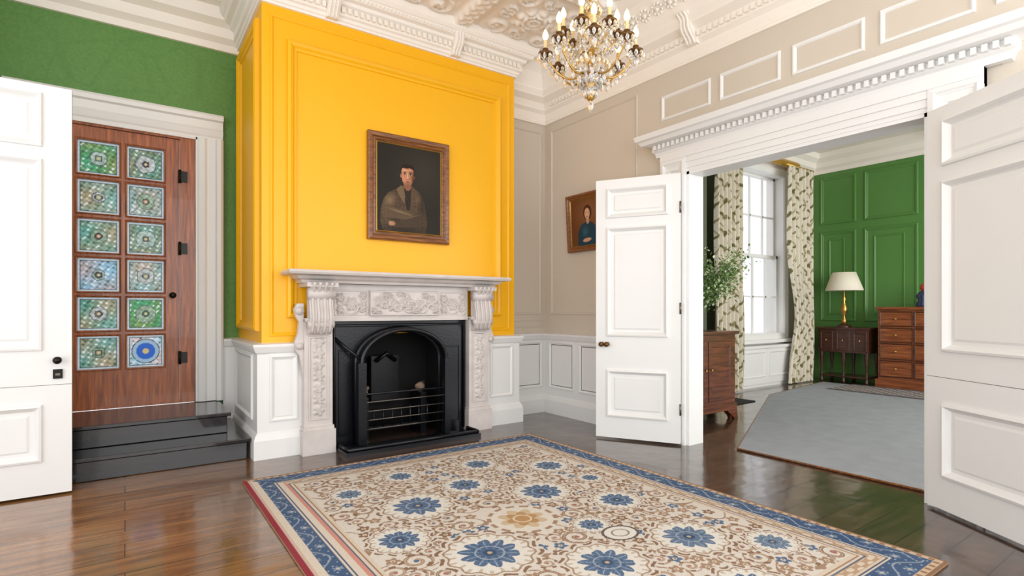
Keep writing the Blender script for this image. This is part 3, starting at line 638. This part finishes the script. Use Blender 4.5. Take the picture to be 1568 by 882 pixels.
def bead(x,y,z,mat='crystal'): b.lathe([(.0005,-.009),(.009,0),(.0005,.009)],(x,y,z),mat,6,False)
def arm(a,R,z0,zc,low):
    ca,sa=math.cos(a),math.sin(a); pts=[]
    for i in range(15):
        t=i/14; r=.04+(R-.04)*t; z=z0+(zc-z0)*t*t-low*math.sin(t*math.pi)*(1-.2*t)
        pts.append((cx+r*ca,cy+r*sa,z))
    b.tube(pts,[.008-.003*i/14 for i in range(15)],'brass',7)
    x,y=cx+R*ca,cy+R*sa
    b.lathe([(.008,-.01),(.02,0),(.042,.012),(.046,.02),(.02,.02),(.014,.03),(.02,.045),(.015,.05)],(x,y,zc),'bronze',14)
    b.lathe([(.0115,0),(.0115,.05)],(x,y,zc+.05),'candle',10)
    b.lathe([(.006,0),(.015,.012),(.019,.028),(.013,.05),(.002,.072)],(x,y,zc+.10),'bulb',10)
    for j in range(8):
        q=2*math.pi*j/8; drop(x+.044*math.cos(q),y+.044*math.sin(q),zc+.012,.026,'amber' if j%3==0 else 'crystal')
    drop(x,y,zc-.012,.04)
    for i in (4,7,10): p=pts[i]; drop(p[0],p[1],p[2]-.006,.028)
for k in range(8): arm(k*math.pi/4+.1,.28,2.68,2.79,.06)
for k in range(6): arm(k*math.pi/3+.5,.17,2.86,2.91,.05)
for R,z,n,s,mt in ((.065,2.66,14,.04,'crystal'),(.11,2.75,20,.034,'amber'),(.06,3.09,14,.034,'amber'),(.05,2.93,10,.034,'crystal'),(.035,2.58,10,.034,'crystal'),(.09,2.84,18,.034,'amber'),(.08,2.70,14,.034,'crystal')):
    for k in range(n): a=2*math.pi*k/n; drop(cx+R*math.cos(a),cy+R*math.sin(a),z,s,mt)
drop(cx,cy,2.51,.045)
for k in range(16):
    a=2*math.pi*k/16
    for i in range(16):
        t=i/15; r=.045+.065*t**1.5; z=3.09-.30*t
        bead(cx+r*math.cos(a),cy+r*math.sin(a),z,'amber' if k%2 else 'crystal')
    for i in range(10):
        t=i/9; r=.11*math.cos(t*1.35); z=2.79-.22*math.sin(t*1.5)
        bead(cx+r*math.cos(a),cy+r*math.sin(a),z)
for k in range(10):
    a=2*math.pi*k/10
    for i in range(10):
        t=i/9; r=.012+.045*t*t; z=3.42-.33*t
        bead(cx+r*math.cos(a),cy+r*math.sin(a),z,'amber')
for k in range(8):
    a0=k*math.pi/4+.1;a1=a0+math.pi/4
    for i in range(1,10):
        t=i/10;a=a0+(a1-a0)*t; z=2.79-.07*math.sin(t*math.pi); R=.28-.03*math.sin(t*math.pi)
        bead(cx+R*math.cos(a),cy+R*math.sin(a),z)
b.build()
# ---------------------------------------------------------------- next room
NX,NY=10.0,4.8; NC=3.9
W0,W1,WZ0,WZ1=7.5,9.0,.72,3.42
b=B('wall_window'); 
b.box(RX+.15,W0,NY,NY+.3,0,NC,'darkgreen'); b.box(W1,NX+.2,NY,NY+.3,0,NC,'beige'); b.box(W0,W1,NY,NY+.3,0,WZ0,'white'); b.box(W0,W1,NY,NY+.3,WZ1,NC,'white'); b.build()
b=B('wall_next_room_pier'); b.box(RX+.15,5.8,4.05,NY,0,NC,'darkgreen'); b.build()
b=B('wall_far_green'); b.box(NX,NX+.15,-1.6,NY,0,NC,'greenroom')
for y0,y1 in ((4.1,4.68),(3.22,3.98),(2.3,3.1),(1.4,2.2)):
    b.frame(mR(NX),y0,y1,1.0,2.55,PF,'greenroom'); b.frame(mR(NX),y0+.18,y1-.14,1.12,2.42,PS,'greenroom'); b.frame(mR(NX),y0,y1,2.68,3.5,PF,'greenroom')
b.box(NX-.03,NX,-1.6,NY,0,.18,'greenroom'); b.box(NX-.035,NX,-1.6,NY,.86,.92,'greenroom'); b.build()
b=B('ceiling_next_room'); b.box(RX+.15,NX+.15,-1.6,NY+.3,NC,NC+.12,'cream')
for x in (5.9,7.9): b.box(x,x+.22,-1.6,NY,NC-.16,NC,'cream')
b.box(RX+.15,NX,2.6,2.8,NC-.15,NC,'cream'); b.build()
b=B('trim_cornice_next_room'); b.sweep([(RX+.15,NY),(NX,NY),(NX,-1.5)],[(0,3.58),(.02,3.58),(.03,3.64),(.08,3.68),(.1,3.76),(.18,3.82),(.2,NC),(0,NC)],'cream'); b.build()
b=B('window_1')
b.frame(mA(NY),W0-.1,W1+.1,WZ0-.02,WZ1+.1,[(0,0),(0,.03),(.03,.04),(.1,.02),(.115,.0),(.115,-.3)],'white')
b.box(W0-.1,W1+.1,NY-.12,NY+.06,WZ0-.05,WZ0,'white')
zm=(WZ0+WZ1)/2
for za,zb,yy in ((WZ0,zm+.03,NY+.1),(zm-.02,WZ1,NY+.15)):
    b.box(W0,W0+.06,yy,yy+.04,za,zb,'white'); b.box(W1-.06,W1,yy,yy+.04,za,zb,'white'); b.box(W0,W1,yy,yy+.04,za,za+.05,'white'); b.box(W0,W1,yy,yy+.04,zb-.05,zb,'white')
    for k in range(1,4): x=W0+(W1-W0)*k/4; b.box(x-.014,x+.014,yy+.005,yy+.035,za,zb,'white')
    z=(za+zb)/2; b.box(W0,W1,yy+.005,yy+.035,z-.014,z+.014,'white')
b.build()
b=B('neighbouring_building'); b.box(9,30,20,24,-4,3.0,'brick'); b.prism([(19.6,3.0),(24.4,3.0),(22,4.6)],lambda a,c,d:(d,a,c),8.8,30.2,'beige')
x=9.8
while x<29:
    for z in (-1.6,.7):
        b.box(x,x+.9,19.96,20.0,z,z+1.5,'white'); b.box(x+.08,x+.42,19.94,19.97,z+.08,z+1.42,'winglass'); b.box(x+.48,x+.82,19.94,19.97,z+.08,z+1.42,'winglass')
    x+=2.0
b.build()
b=B('radiator_cover'); b.box(7.3,9.1,4.64,4.79,.05,.60,'white'); b.box(7.27,9.13,4.61,4.79,.60,.64,'white'); b.frame(mA(4.64),7.4,8.15,.15,.55,PS,'white'); b.frame(mA(4.64),8.25,9.0,.15,.55,PS,'white'); b.box(7.3,9.1,4.66,4.78,0,.05,'white'); b.build()
def curcol(u,v,U,V):
    C=np.zeros(u.shape+(3,))+np.array([222,214,196.])
    a=U*18; c=V*9.0
    st=np.abs(np.sin(a*1.1+1.1*np.sin(c*.9)))<.10
    C=np.where(st[...,None],np.array([150,142,104.]),C)
    s=np.sin(a*2.2+np.sin(c*3)*1.2)*np.sin(c*1.6+np.sin(a*2)*1.1)
    C=np.where((s>.74)[...,None],np.array([112,108,70.]),C); C=np.where((s<-.8)[...,None],np.array([148,140,104.]),C)
    return C
def curtain(x0,x1,tie,side):
    b=B('curtain')
    def hf(U,V): return .045*np.sin((U-x0)/(x1-x0)*math.pi*14+.6*np.sin(V*2))
    def mp(u,v,n):
        w=1-.3*math.exp(-((v-1.1)/.6)**2) if tie else 1
        uu=(x1-(x1-u)*w) if side else (x0+(u-x0)*w)
        return (uu,4.53-n,v)
    b.grid(mp,x0,x1,.02,3.5,140,280,hf,'curtain',curcol)
    b.tube([(x0-.02,4.54,3.52),(x1+.02,4.54,3.52)],.02,'gold',8)
    return b.build()
curtain(6.68,7.36,False,False); curtain(8.62,9.42,True,True)
b=B('curtain_pelmet'); b.sweep([(7.4,NY-.05),(7.4,4.68),(9.1,4.68),(9.1,NY-.05)],[(0,3.54),(.03,3.54),(.05,3.56),(.07,3.6),(.05,3.64),(0,3.64)],'gold'); b.build()
b=B('grey_carpet'); ce=RX+.19
b.prism([(ce,2.68),(7.3,4.1),(9.35,4.35),(9.35,-1.4),(ce,-1.4)],lambda a,c,d:(a,c,d),.001,.014,'carpet'); b.tube([(9.35,4.35,.01),(7.3,4.1,.01),(ce,2.68,.01),(ce,-1.4,.01)],.009,'framewood',6); b.build()
b=B('patterned_runner_rug')
b.grid(lambda u,v,n:(u,v,n),8.5,9.4,.5,3.9,90,260,lambda U,V:U*0+.022,'rug',lambda u,v,U,V:np.where((np.sin(U*40)*np.sin(V*40)>.1)[...,None],np.array([96,92,96.]),np.where((np.minimum(u,1-u)<.12)[...,None],np.array([80,70,72.]),np.array([158,150,146.]))))
b.box(8.5,9.4,.5,3.9,.0145,.0215,'carpet'); b.build()
b=B('door_mat'); b.box(5.95,6.7,3.95,4.3,.001,.012,'soot'); b.build()
b=B('wooden_cabinet'); x0,x1,y0,y1=4.5,5.5,3.48,4.0
b.box(x0,x1,y0,y1,.14,.93,'cabwood'); b.box(x0-.03,x1+.03,y0-.03,y1,.93,.965,'cabwood'); b.box(x0-.015,x1+.015,y0-.015,y1,.1,.17,'cabwood')
for k in range(2):
    u0=x0+.05+k*.46; b.frame(mA(y0),u0,u0+.44,.22,.86,[(0,0),(.003,.012),(.06,.012),(.07,.0)],'cabwood'); b.lathe([(.012,0),(.012,.02)],(u0+(.4 if k==0 else .04),y0-.02,.55),'brass',10)
for x in (x0+.04,x1-.04):
    for y in (y0+.04,y1-.05): b.lathe([(.02,0),(.035,.03),(.045,.1)],(x,y,0),'cabwood',10)
b.prism([(x1-.16,.1),(x1+.02,.1),(x1+.04,.0),(x1-.02,.0)],lambda a,c,d:(a,d,c),y0-.01,y0+.06,'cabwood'); b.prism([(x0+.16,.1),(x0-.02,.1),(x0-.04,.0),(x0+.02,.0)],lambda a,c,d:(a,d,c),y0-.01,y0+.06,'cabwood')
b.build(bevel=.004)
b=B('flower_vase'); vx,vy,vz=5.02,3.66,.966
b.lathe([(.05,0),(.055,.01),(.03,.04),(.045,.1),(.07,.2),(.06,.3),(.075,.36),(.07,.36),(.055,.3),(.06,.2),(.03,.06)],(vx,vy,vz),'crystal',20)
for k in range(64):
    a=random.uniform(0,6.28); sp=.36*math.sqrt(random.random()); h=random.uniform(.42,.92)
    p0=Vector((vx,vy,vz+.06)); p2=Vector((vx+.34+sp*math.cos(a),vy-.04+sp*.7*math.sin(a),vz+h)); p1=Vector((vx+.03,vy,vz+h*.55))
    bz=lambda t:p0*(1-t)**2+p1*2*t*(1-t)+p2*t*t
    b.tube([bz(i/7) for i in range(8)],.003,'stem',5)
    for j in range(54):
        t=random.uniform(.6,1.06); q=bz(t)+Vector([random.gauss(0,.045) for _ in range(3)])
        d=Vector([random.gauss(0,1) for _ in range(3)]).normalized(); e=d.cross(Vector((0,0,1))).normalized(); s=random.uniform(.025,.045)
        b.add([q,q+d*s*.5+e*s*.4,q+d*s*1.1,q+d*s*.5-e*s*.4],[(0,1,2,3)],'leaf2' if random.random()<.3 else 'leaf')
b.build()
b=B('console_table'); x0,x1,y0,y1=9.5,9.93,3.72,4.48
b.box(x0-.02,x1,y0-.02,y1+.02,.88,.91,'darkwood'); b.box(x0,x1,y0,y1,.5,.88,'darkwood')
for k in range(3): 
    w=(y1-y0)/3; b.frame(mR(x0),y0+k*w+.02,y0+(k+1)*w-.02,.53,.85,[(0,0),(.003,.01),(.03,.01),(.034,0)],'darkwood'); b.lathe([(.01,0),(.01,.02)],(x0-.012,y0+(k+.5)*w,.69),'brass',8)
for y in (y0+.04,(y0+y1)/2,y1-.04):
    for x in (x0+.03,x1-.04): b.lathe([(.015,0),(.03,.03),(.022,.06),(.016,.25),(.03,.4),(.03,.5)],(x,y,0),'darkwood',12)
b.box(x0,x1-.02,y0+.02,y1-.02,.1,.125,'darkwood'); b.build(bevel=.003)
b=B('table_lamp'); lx,ly,lz=9.67,4.15,.911
b.lathe([(.11,0),(.11,.025),(.07,.04),(.04,.06)],(lx,ly,lz),'darkwood',24)
b.lathe([(.03,.06),(.045,.1),(.03,.14),(.02,.18),(.05,.25),(.055,.3),(.03,.37),(.018,.42),(.03,.46),(.015,.5),(.012,.62)],(lx,ly,lz),'brass',20)
b.lathe([(.27,.60),(.275,.61),(.17,.90),(.165,.90),(.262,.61)],(lx,ly,lz),'shade',32); b.tube([(lx,ly,lz+.6),(lx,ly,lz+.94)],.006,'brass'); b.build()
b=B('chest_of_drawers'); x0,x1,y0,y1=9.52,9.93,2.65,3.60
b.box(x0,x1,y0,y1,.12,1.2,'chestwood'); b.box(x0-.03,x1,y0-.03,y1+.03,1.2,1.24,'chestwood'); b.box(x0-.03,x1,y0-.03,y1+.03,.0,.13,'chestwood')
for k,(za,zb) in enumerate(((.17,.42),(.44,.68),(.70,.92),(.94,1.17))):
    for (ya,yb) in (((y0+.03,(y0+y1)/2-.01),((y0+y1)/2+.01,y1-.03))):
        b.box(x0-.012,x0,ya,yb,za,zb,'chestwood'); b.frame(mR(x0-.012),ya,yb,za,zb,[(0,0),(.0,.008),(.01,.008),(.014,0)],'darkwood')
        b.lathe([(.012,0),(.018,.012),(.012,.024)],(x0-.03,(ya+yb)/2,(za+zb)/2-.01),'brass',10)
b.build(bevel=.004)
b=B('ceramic_figurine'); b.lathe([(.09,0),(.1,.03),(.07,.1),(.1,.16),(.06,.22),(.02,.24)],(9.7,3.06,1.241),'figblue',16); b.lathe([(.02,.23),(.05,.27),(.05,.31),(.01,.35)],(9.7,3.06,1.241),'figred',14); b.build()
# ---------------------------------------------------------------- lights, world, camera
w=bpy.data.worlds.new('sky'); sc.world=w; w.use_nodes=True; bg=w.node_tree.nodes['Background']; bg.inputs[0].default_value=(.94,.97,1,1); bg.inputs[1].default_value=1.3
def area(name,loc,rot,sx,sy,p,col=(1,1,1)):
    l=bpy.data.lights.new(name,'AREA'); l.shape='RECTANGLE'; l.size=sx; l.size_y=sy; l.energy=p; l.color=col
    o=bpy.data.objects.new(name,l); sc.collection.objects.link(o); o.location=loc; o.rotation_euler=rot; return o
area('daylight_fill_behind',(1.9,-1.9,2.1),(math.radians(99),0,math.radians(-8)),4.6,3.0,125,(1,.99,.97))  # added area lamp, stands in for unseen windows behind the camera
area('fill_side',(-3.2,.6,2.0),(math.radians(95),0,math.radians(-84)),3.6,2.8,100,(1,.98,.96))  # added fill lamp at the open left side, no window modelled there
area('fill_next_room',(7.2,-1.7,2.1),(math.radians(90),0,0),4.6,2.8,200,(1,.99,.97))  # added fill lamp at the open end, brightens the next room
cam=bpy.data.cameras.new('camera'); co=bpy.data.objects.new('camera',cam); sc.collection.objects.link(co); sc.camera=co
co.location=(0,0,1.2); co.rotation_euler=(math.radians(90),0,-math.radians(35.4)); cam.sensor_width=36; cam.lens=36*834/1568; cam.shift_y=33/1568; cam.clip_start=.05
sc.view_settings.view_transform='Standard'; sc.view_settings.look='None'
